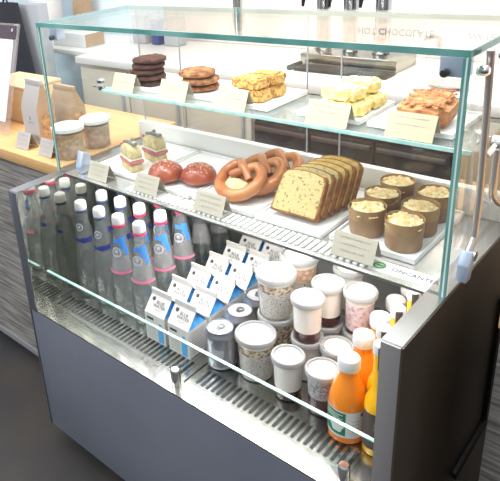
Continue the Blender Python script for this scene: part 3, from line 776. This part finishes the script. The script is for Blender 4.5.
tray(.165, .345, .340, .515, zs, 'small white plate under the chocolate cookies')
tray(.355, .520, .345, .515, zs, 'small white plate under the caramel cookies')
tray(.530, .700, .335, .520, zs, 'small white plate under the oat bars')
tray(.775, .935, .345, .520, zs, 'small white plate under the yellow crumble bars')
tray(.950, 1.130, .345, .520, zs, 'small white plate under the browned loaf')
ZST = zs+.0072

# ------------------------------------------------------------------ price cards
def price_card(loc, w, h, label, seed, mat='card', rz=0, lines=3):
    rnd = random.Random(seed); t = thing('price_card', label, 'price card', loc, rz, 'folded price cards')
    lean = .42; d = h*math.tan(lean)
    mb = MB(); th = .001
    mb.prism([(-d, 0), (-d+th, 0), (0+th*.5, h), (-th*.5, h)], 'x', -w/2, w/2); mb.build('front_face', mat, t)
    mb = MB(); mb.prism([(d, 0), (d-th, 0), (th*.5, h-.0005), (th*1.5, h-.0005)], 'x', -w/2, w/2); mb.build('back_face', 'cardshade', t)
    mb = MB()
    def P(u, v): return (u, -d + v*math.sin(lean)-.0009, v*math.cos(lean)+.0002)
    L = h/math.cos(lean)
    for k in range(lines):
        v = L*(.78-.26*k); u = -w*.36; end = w*(.36 if k < lines-1 else .30)
        if k == lines-1: u = -w*.30
        while u < end:
            s_ = rnd.uniform(.0015, .0034); hh = rnd.uniform(.0018, .0042)
            dx = rnd.uniform(-.0008, .0012)
            mb.poly([P(u, v), P(u+.0009, v), P(u+.0009+dx, v+hh), P(u+dx, v+hh)])
            if rnd.random() < .6: mb.poly([P(u, v+hh*.3), P(u+s_, v+hh*.4), P(u+s_, v+hh*.4+.0008), P(u, v+hh*.3+.0008)])
            u += s_ + (.004 if rnd.random() < .16 else .0006)
    mb.build('handwriting', 'ink', t)
for i, (x, y, w, lab) in enumerate(((.170, .2225, .086, 'cream price card in front of the sandwiches'), (.378, .2225, .090, 'cream price card in front of the red glazed buns'),
        (.606, .2225, .094, 'cream price card in front of the pretzels'), (1.000, .2225, .096, 'pale price card in front of the crumble cakes'))):
    price_card((x, y, zt+.007 if .29 < x < 1.04 else zt), w, .049, lab, i)
for i, (x, w, lab) in enumerate(((.207, .090, 'bright price card in front of the chocolate cookies'), (.406, .100, 'bright price card in front of the caramel cookies'), (.606, .092, 'bright price card in front of the oat bars'),
        (.872, .102, 'bright price card in front of the yellow crumble bars'), (1.057, .098, 'bright price card in front of the browned loaf'))):
    price_card((x, .328, zs), w, .050, lab, 20+i, 'cardbright', lines=2)
price_card((-.285, .262, .857), .080, .055, 'grey price card in front of the grey paper bag on the wood counter', 41, 'greypaper')
price_card((-.140, .258, .857), .075, .055, 'grey price card on the wood counter beside the display case', 42, 'greypaper')

# ------------------------------------------------------------------ cookies
def make_cookie(name, r, h, mat, seed):
    t = bmesh.new(); bmesh.ops.create_icosphere(t, subdivisions=4, radius=1)
    for v in t.verts:
        p = v.co.copy(); n1 = noise.noise(Vector((p.x*1.6, p.y*1.6, seed*3.))); n2 = noise.noise(p*5+Vector((seed, 0, 0))); n3 = noise.noise(p*11+Vector((0, seed, 0)))
        rr = r*(1+.07*n1+.03*n2); q = math.hypot(p.x, p.y)
        z = math.copysign(abs(p.z)**.55, p.z)*h/2
        v.co = Vector((p.x*rr, p.y*rr, z + (.004*n2+.0035*n3 if p.z > 0 else .001*n2) + h/2))
    mb = MB(); mb.merge(t, 0, True); return mb.build(name, mat)
base = [make_cookie('chocolate_cookie', .050, .016, 'choc', s) for s in range(2)]
z = ZST
order = ['bottom of the five-cookie stack', 'second from the bottom of the dark stack', 'middle of the dark stack', 'second from the top of the dark stack', 'top of the dark stack']
for k in range(5):
    o = base[k] if k < 2 else base[k % 2].copy()
    if k >= 2: COL.objects.link(o)
    o.location = (.237+.004*math.sin(k*2.1), .395+.003*math.cos(k*1.7), z); o.rotation_euler = (0, 0, k*1.3)
    tag(o, f'dark chocolate cookie, {order[k]}', 'cookie', 'dark chocolate cookies'); z += .0165
base = [make_cookie('caramel_cookie', .052, .019, 'cookie', s+5) for s in range(2)]
z = ZST
for k in range(3):
    o = base[k] if k < 2 else base[0].copy()
    if k >= 2: COL.objects.link(o)
    o.location = (.421+.006*math.sin(k*2.4), .412+.004*math.cos(k*2.), z); o.rotation_euler = (0, 0, k*2.1)
    tag(o, f'golden brown cookie, {["bottom","middle","top"][k]} of the stack of three', 'cookie', 'golden brown cookies'); z += .0195

def bar(name, label, cat, mat, c, s, rz, seed, group, amp=.004, rx=0):
    mb = MB(); rough_box(mb, -s[0]/2, s[0]/2, -s[1]/2, s[1]/2, 0, s[2], amp, 0, seed, cuts=10, freq=110)
    o = mb.build(name, mat, None, c); o.rotation_euler = (rx, 0, rz); return tag(o, label, cat, group)
G = 'oat bars on the upper shelf'
bar('oat_bar', 'golden oat bar at the front bottom of its pile', 'oat bar', 'oatbar', (.620, .392, ZST), (.082, .058, .030), .05, 1, G)
bar('oat_bar', 'golden oat bar at the back bottom of its pile', 'oat bar', 'oatbar', (.626, .452, ZST), (.080, .054, .030), -.03, 2, G)
bar('oat_bar', 'golden oat bar lying on top at the front of its pile', 'oat bar', 'oatbar', (.608, .394, ZST+.031), (.086, .058, .028), -.06, 3, G)
bar('oat_bar', 'golden oat bar lying on top at the back of its pile', 'oat bar', 'oatbar', (.620, .453, ZST+.031), (.084, .054, .029), .06, 4, G)
G = 'yellow crumble bars'
bar('crumble_bar', 'pale yellow crumble bar at the bottom front of its pile', 'crumble bar', 'custard', (.876, .400, ZST), (.092, .070, .030), .1, 6, G, .0055)
bar('crumble_bar', 'pale yellow crumble bar at the bottom back of its pile', 'crumble bar', 'custard', (.880, .470, ZST), (.092, .060, .032), -.1, 7, G, .0055)
bar('crumble_bar', 'pale yellow crumble bar on top at the front of its pile', 'crumble bar', 'custard', (.864, .402, ZST+.032), (.086, .066, .029), -.12, 8, G, .0055)
bar('crumble_bar', 'pale yellow crumble bar on top at the back of its pile', 'crumble bar', 'custard', (.868, .470, ZST+.034), (.088, .060, .029), .12, 9, G, .0055)
lf = thing('browned_loaf', 'orange brown loaf cake with crunchy topping on the upper shelf', 'cake', (1.052, .414, ZST), .12); lf.scale = (.9, .9, .85)
mb = MB(); t = bmesh.new(); bmesh.ops.create_cube(t, size=1)
bmesh.ops.bevel(t, geom=list(t.edges), offset=.16, segments=3, affect='EDGES'); bmesh.ops.subdivide_edges(t, edges=[e for e in t.edges if e.calc_length() > .2], cuts=7, use_grid_fill=True)
for v in t.verts:
    p = Vector((v.co.x*.118, v.co.y*.15, (v.co.z+.5)*.060)); tz = (v.co.z+.5)
    p.x *= 1-.12*(1-tz); p.z += .010*tz*(1-4*v.co.x**2); p += noise.noise_vector(p*45)*.004*(.2+tz)
    p.z *= 1-.28*max(0, .5-(v.co.y+.5)); p.z = max(p.z, 0); v.co = p
mb.merge(t, 0, True); mb.build('loaf', 'loafside', lf)
mb = MB(); rnd = random.Random(3)
for k in range(130):
    x, y = rnd.uniform(-.050, .050), rnd.uniform(-.066, .068)
    zz = .060+.010*(1-4*(x/.118)**2); zz *= 1-.28*max(0, .5-(y/.15+.5)); mb.sphere((x, y, zz-.001), .0055, 0, (rnd.uniform(.6, 1.3), rnd.uniform(.6, 1.3), .6), 1, .5, 2, k)
mb.build('crunchy_topping', 'loafcrust', lf)

# ------------------------------------------------------------------ sandwiches
def make_sandwich():
    t = thing('brioche_sandwich', 'x', 'sandwich')
    prof = [(-.045, 0), (.045, 0), (.048, .012), (.046, .028), (-.046, .028), (-.048, .012)]
    mb = MB(); mb.prism(prof, 'y', -.022, .022, bev=.005); mb.build('bottom_bread', 'bread', t)
    mb = MB()
    for k in range(2):
        pts = [(-.050+.1*i/12, .0305+.006*k+.0022*math.sin(i*1.7+k)) for i in range(13)]
        mb.prism(pts + [(x, z_+.005) for x, z_ in reversed(pts)], 'y', -.0245+.001*k, .024)
    mb.build('ham', 'ham', t)
    mb = MB(); mb.prism([(-.048, .046), (.048, .046), (.046, .050), (-.046, .050)], 'y', -.024, .0235); mb.build('cheese', 'cream', t)
    dome = [(-.046, .051), (.046, .051)] + [(.047*math.cos(a_), .056+.044*math.sin(a_)) for a_ in [PI*i/10 for i in range(11)]]
    mb = MB(); mb.prism(dome, 'y', -.022, .022, bev=.005); mb.build('top_bread', 'bread', t)
    mb = MB(); mb.tube(cat_rom([(-.03, -.01, .099), (0, -.006, .105), (.025, 0, .101), (.042, .004, .104)], 5), .006, 8); mb.tube(cat_rom([(-.02, .015, .103), (-.035, .017, .092), (-.046, .012, .08)], 4), .0065, 8)
    mb.build('olive_strip', 'olive', t)
    mb = MB(); mb.sphere((-.040, -.016, .088), .007, 0, (1, .7, 1), 1); mb.build('tomato_piece', 'tomato', t); return t
sw = make_sandwich(); sw.location = (.208, .318, ZTRAY); sw.rotation_euler = (0, 0, -.35); sw.scale = (.85, .95, .85); sw['label'] = 'ham sandwich wedge at the front of its white tray'; sw['group'] = 'sandwich wedges'
dup(sw, (.212, .415, ZTRAY), -.2, 'ham sandwich wedge at the back of its white tray', 'sandwich wedges')
# glazed buns
def make_bun(seed):
    t = thing('glazed_bun', 'x', 'bun')
    b = bmesh.new(); bmesh.ops.create_icosphere(b, subdivisions=4, radius=1)
    for v in b.verts:
        p = v.co.copy(); z_ = p.z*.036 if p.z > 0 else p.z*.022
        k = 1+.05*noise.noise(p*1.5+Vector((seed, 0, 0))); v.co = Vector((p.x*.054*k, p.y*.054*k, max(z_, -.02)+.020))
    mb = MB(); mb.merge(b, 0, True); bd = mb.build('body', 'brioche', t)
    mb = MB(); rnd = random.Random(seed)
    for k in range(70):
        a_ = rnd.uniform(0, 2*PI); q = math.sqrt(rnd.random())*.85
        mb.sphere((.054*q*math.cos(a_), .054*q*math.sin(a_), .020+.036*math.sqrt(1-q*q)+.0006), .0016, 0, (1, 1, .7), 1)
    mb.build('sugar_grain', 'sugar', bd)['kind'] = 'stuff'; t.scale = (.96, .96, 1.05); return t
b1 = make_bun(1); b1.location = (.362, .306, ZTRAY); b1['label'] = 'red glazed bun on the left of the pair'; b1['group'] = 'red glazed buns'
b2 = make_bun(2); b2.location = (.456, .345, ZTRAY); b2['label'] = 'red glazed bun on the right of the pair'; b2['group'] = 'red glazed buns'
# pretzels
def make_pretzel(cheese):
    t = thing('soft_pretzel', 'x', 'pretzel')
    P = [(-.58, .05), (-.22, .38), (.12, .60), (.48, .86), (.86, .58), (.98, 0), (.70, -.70), (0, -.98), (-.70, -.70), (-.98, 0), (-.86, .58), (-.48, .86), (-.12, .60), (.22, .38), (.58, .05)]
    S = .060; zz = [.004, .006, .008, .006, 0, 0, 0, 0, 0, 0, 0, .004, .016, .014, .006]
    pts = cat_rom([(u*S, v*S*.92, .016+z_) for (u, v), z_ in zip(P, zz)], 8); n = len(pts)
    rs = []
    for i in range(n):
        f = abs(i/(n-1)-.5)*2
        rs.append(.0180-.0080*f**1.1)
    mb = MB(); mb.tube(pts, .015, 12, 0, rs); mb.build('dough', 'pretzel', t)
    if cheese:
        mb = MB(); mb.sphere((0, -.022, .014), .035, 0, (1.15, .72, .30), 3, .35, 2.2, 4); mb.build('cheese_topping', 'cheese', t)
    else:
        mb = MB(); mb.sphere((0, -.024, .010), .030, 0, (1.1, .6, .2), 3, .35, 2.2, 5); mb.build('cheese_topping', 'cheese', t)
    return t
pz = make_pretzel(True); pz.location = (.610, .345, ZTRAY+.034); pz.rotation_euler = (.55, 0, -.10); pz['label'] = 'cheese-topped pretzel lying at the front of the overlapping row'; pz['group'] = 'soft pretzels'
p2 = dup(pz, (.632, .404, ZTRAY+.034), None, 'soft pretzel in the middle of the overlapping row', 'soft pretzels'); p2.rotation_euler = (.55, 0, -.12)
p3 = dup(pz, (.648, .462, ZTRAY+.034), None, 'soft pretzel at the back of the overlapping row', 'soft pretzels'); p3.rotation_euler = (.55, .0, -.12)
# cake slices
def make_slice(crumb, name='cake_slice'):
    t = thing(name, 'x', 'cake slice'); w = .064; h = .112; d = .0088
    prof = [(-w, 0), (w, 0), (w*.97, h*.55), (w*.93, h*.84), (w*.80, h*.95), (w*.42, h*1.0), (0, h*1.02), (-w*.42, h*1.0), (-w*.80, h*.95), (-w*.93, h*.84), (-w*.97, h*.55)]
    mb = MB(); mb.prism(prof, 'y', -d, d, bev=.002); mb.build('crust', 'crust', t)
    q = [(x*.93, .004+z_*.935) for x, z_ in prof]
    mb = MB(); mb.prism(q, 'y', -d-.0012, d+.0012); mb.build('crumb', crumb, t); return t
G = 'loaf cake slices'
sl = make_slice('crumb'); sl.location = (.800, .296, ZTRAY+.010); sl.rotation_euler = (-.60, 0, 0); sl['label'] = 'seeded cake slice at the front of the row, crumb facing out'; sl['group'] = G
for k, (x, y) in enumerate(((.804, .322), (.808, .348))):
    o = dup(sl, (x, y, ZTRAY+.010), None, ['seeded cake slice second from the front of the row', 'seeded cake slice third from the front of the row'][k], G); o.rotation_euler = (-.60, 0, 0)
ys = make_slice('crumbyel'); ys.location = (.812, .374, ZTRAY+.010); ys.rotation_euler = (-.60, 0, 0); ys['label'] = 'yellow lemon-coloured cake slice, first of the yellow ones behind the seeded slices'; ys['group'] = G
for k, (x, y) in enumerate(((.817, .400), (.822, .426))):
    o = dup(ys, (x, y, ZTRAY+.010), None, ['yellow cake slice in the middle of the yellow ones', 'yellow cake slice at the very back of the row'][k], G); o.rotation_euler = (-.60, 0, 0)
# crumble cakes in paper cups
def make_muffin(seed):
    t = thing('crumble_cake', 'x', 'cake')
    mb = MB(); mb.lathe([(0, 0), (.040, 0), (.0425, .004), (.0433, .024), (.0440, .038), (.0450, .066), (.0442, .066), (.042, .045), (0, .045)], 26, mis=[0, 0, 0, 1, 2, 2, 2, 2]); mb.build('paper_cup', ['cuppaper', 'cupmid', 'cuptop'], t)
    mb = MB(); rnd = random.Random(seed); mb.sphere((0, 0, .053), .0425, 0, (1, 1, .34), 3, .22, 3, seed)
    for k in range(40):
        a_ = rnd.uniform(0, 2*PI); q = math.sqrt(rnd.random())*.036
        mb.sphere((q*math.cos(a_), q*math.sin(a_), .0650-.006*(q/.036)**2), rnd.uniform(.004, .0095), 0, (1, 1, .8), 1, .3, 2, k)
    mb.build('crumble_top', 'crumble', t); t.scale = (.9, .9, 1); return t
mp = [((.968, .335), 'crumble cake in a brown paper cup, front left of the six'), ((1.060, .318), 'crumble cake in a brown paper cup, front right of the six'),
      ((.962, .420), 'crumble cake in a brown paper cup, middle left of the six'), ((1.058, .402), 'crumble cake in a brown paper cup, middle right of the six'),
      ((.960, .505), 'crumble cake in a brown paper cup, back left of the six'), ((1.056, .487), 'crumble cake in a brown paper cup, back right of the six')]
mbase = [make_muffin(s) for s in (1, 2)]
for k, ((x, y), lab) in enumerate(mp):
    if k < 2: o = mbase[k]; o.location = (x, y, ZTRAY+.001); o['label'] = lab; o['group'] = 'crumble cakes in paper cups'
    else: o = dup(mbase[k % 2], (x, y, ZTRAY+.001), k*1.1, lab, 'crumble cakes in paper cups')

# ------------------------------------------------------------------ left counter things
zc = .8565
def bag(loc, w, d, h, label, m1, m2, rz, mark=False, group=None):
    t = thing('paper_bag', label, 'bag', loc, rz, 'paper bags on the wood counter')
    mb = MB(); a, b = w/2, d/2
    V = [(-a, -b, 0), (a, -b, 0), (a, b, 0), (-a, b, 0), (-a, -b, h*.6), (a, -b, h*.6), (a, b, h*.6), (-a, b, h*.6), (-a*.92, -.004, h), (a*.92, -.004, h), (a*.92, .004, h), (-a*.92, .004, h)]
    F = [((3, 2, 1, 0), 0), ((0, 1, 5, 4), 0), ((2, 3, 7, 6), 0), ((1, 2, 6, 5), 1), ((3, 0, 4, 7), 1), ((4, 5, 9, 8), 0), ((6, 7, 11, 10), 0), ((5, 6, 10, 9), 1), ((7, 4, 8, 11), 1), ((8, 9, 10, 11), 0)]
    vs = [mb.bm.verts.new(v) for v in V]
    for f, m_ in F: mb.bm.faces.new([vs[i] for i in f]).material_index = m_
    mb.build('body', [m1, m2], t)
    mb = MB(); mb.box(-a*.95, a*.95, -.008, .008, h-.012, h+.012, bev=.003); mb.build('folded_top', m1, t)
    mb = MB(); mb.poly([(a+.0008, -b*.6, h*.12), (a+.0008, b*.6, h*.12), (a+.0008, b*.6, h*.5), (a+.0008, -b*.6, h*.5)]); mb.build('window', 'granola', t)
    if mark:
        e = -b-.0008; mb = MB()
        mb.poly([(-.004, e, h*.40), (.004, e, h*.40), (.003, e, h*.46), (-.003, e, h*.46)]); mb.poly([(-.018, e, h*.34), (.018, e, h*.34), (.018, e, h*.355), (-.018, e, h*.355)])
        mb.poly([(-a*.8, e, h*.06), (a*.8, e, h*.06), (a*.8, e, h*.14), (-a*.8, e, h*.14)]); mb.build('printed_mark', 'ink', t)
bag((-.305, .345, zc), .105, .075, .215, 'grey-white paper bag with brown side on the wood counter', 'greypaper', 'kraft', -.05, True)
bag((-.280, .455, zc), .125, .075, .172, 'brown kraft paper bag behind the glass of the display case', 'kraft', 'kraft', .0)
wb = thing('wooden_box', 'pale wooden box behind the grey-white paper bag on the counter', 'box', (-.66, .52, zc))
mb = MB(); mb.box(-.15, .15, -.09, .09, 0, .14, bev=.003); mb.build('body', 'palewood', wb)
mb = MB(); mb.box(-.152, .152, -.092, .092, .1405, .152, bev=.002); mb.build('lid', 'palewood', wb)
for (x, y, r_, h_, m_, lab) in ((-.064, .290, .050, .105, 'granola', 'round clear tub of brown granola nearest the glass corner'), (-.072, .415, .049, .098, 'oats', 'round clear tub of pale granola behind the first tub')):
    t = thing('granola_tub', lab, 'tub', (x, y, zc), 0, 'granola tubs on the wood counter')
    mb = MB(); mb.lathe([(0, 0), (r_*.94, 0), (r_, h_)], 26); mb.build('tub_wall', 'jarclear', t)
    mb = MB(); mb.lathe([(0, .002), (r_*.92, .002), (r_*.965, h_*.80), (r_*.5, h_*.83), (0, h_*.82)], 26); mb.build('granola', m_, t)
    mb = MB(); mb.lathe([(r_+.0005, h_-.010), (r_+.005, h_-.010), (r_+.005, h_+.002), (r_+.001, h_+.005), (0, h_+.004)], 28); mb.build('lid', 'porcelain', t)
# acrylic sign holder leaning at the far left
ho = thing('sign_holder', 'clear acrylic sign holder with white sheet on the wood counter at the far left', 'sign', (-.465, .300, zc))
ho.rotation_euler = (-.31, 0, 0)
mb = MB(); mb.box(-.34, .0, -.004, .004, 0, .42, bev=.001); mb.build('acrylic_frame', 'acrylic', ho)
mb = MB(); mb.box(-.33, -.022, -.0075, -.0045, .05, .36); mb.build('sheet', 'paper', ho)
mb = MB(); mb.box(-.33, -.010, -.0072, -.0045, .362, .412); mb.build('header', 'darkhdr', ho)
mb = MB(); mb.lathe([(0, 0), (.007, 0), (.007, .004), (0, .004)], 12, mtx=Matrix.Translation((-.028, -.0075, .395)) @ Matrix.Rotation(PI/2, 4, 'X')); mb.build('screw_cap', 'chrome', ho)

# ------------------------------------------------------------------ lights, world, camera
def area(name, loc, size, power, target=None, rot=None, sy=None, col=(1, 1, 1)):
    l = bpy.data.lights.new(name, 'AREA'); l.energy = power; l.size = size; l.color = col
    if sy: l.shape = 'RECTANGLE'; l.size_y = sy
    o = bpy.data.objects.new(name, l); COL.objects.link(o); o.location = loc
    if target is not None: o.rotation_euler = (Vector(target)-Vector(loc)).to_track_quat('-Z', 'Y').to_euler()
    elif rot: o.rotation_euler = rot
    return o
area('ceiling_light', (.4, .6, 2.7), 2.2, 70, (.5, .5, .8), sy=1.6, col=(1, .97, .93))
area('back_light', (.2, 1.4, 2.5), 2.6, 9, (.2, 1.75, 1.0), sy=.5, col=(1, .96, .92))
area('window_light', (-1.6, -2.6, 3.4), 3.2, 120, (.2, .3, .7), col=(.93, .97, 1))
area('case_strip', (.60, .30, ZD-.016), 1.08, 2.9, rot=(math.radians(-14), 0, 0), sy=.03, col=(1, .98, .95))
area('well_strip', (.62, .215, ZD-.016), 1.0, 1.9, rot=(math.radians(22), 0, 0), sy=.02, col=(1, .98, .95))
area('top_strip', (.6, .215, ZT-.03), 1.0, 1.6, rot=(math.radians(18), 0, 0), sy=.02, col=(1, .97, .92))

w = bpy.data.worlds.new('World'); SC.world = w; w.use_nodes = True
nt = w.node_tree; bg = nt.nodes['Background']
tcn = nt.nodes.new('ShaderNodeTexCoord'); sx = nt.nodes.new('ShaderNodeSeparateXYZ'); rp = nt.nodes.new('ShaderNodeValToRGB')
mpn = nt.nodes.new('ShaderNodeMapRange'); mpn.inputs[1].default_value = -1; mpn.inputs[2].default_value = 1
nt.links.new(tcn.outputs['Generated'], sx.inputs[0]); nt.links.new(sx.outputs['Z'], mpn.inputs[0]); nt.links.new(mpn.outputs[0], rp.inputs[0]); nt.links.new(rp.outputs[0], bg.inputs[0])
e = rp.color_ramp.elements; e[0].position = .40; e[0].color = (.10, .10, .11, 1); e[1].position = .75; e[1].color = (.92, .95, 1, 1)
bg.inputs[1].default_value = .75

cx, cy, cz, yaw, pit, rol, f, px, py = 1.53438242, -.85772552, 1.5333538, -.80658498, .37847043, -.08800695, 610.4231, 155.68660, 175.384255
fw = Vector((math.sin(yaw)*math.cos(pit), math.cos(yaw)*math.cos(pit), -math.sin(pit)))
rt = Vector((math.cos(yaw), -math.sin(yaw), 0)); up = rt.cross(fw)
r2 = rt*math.cos(rol)+up*math.sin(rol); u2 = -rt*math.sin(rol)+up*math.cos(rol)
cd = bpy.data.cameras.new('Camera'); cam = bpy.data.objects.new('Camera', cd); COL.objects.link(cam)
cam.matrix_world = Matrix(((r2.x, u2.x, -fw.x, cx), (r2.y, u2.y, -fw.y, cy), (r2.z, u2.z, -fw.z, cz), (0, 0, 0, 1)))
cd.sensor_width = 36; cd.lens = f*36/500; cd.shift_x = (250-px)/500; cd.shift_y = -(240.5-py)/500; cd.clip_start = .02
SC.camera = cam
SC.view_settings.view_transform = 'Standard'
SC.view_settings.exposure = .12
SC.cycles.transparent_max_bounces = 40
SC.cycles.max_bounces = 14
SC.cycles.sample_clamp_indirect = 6
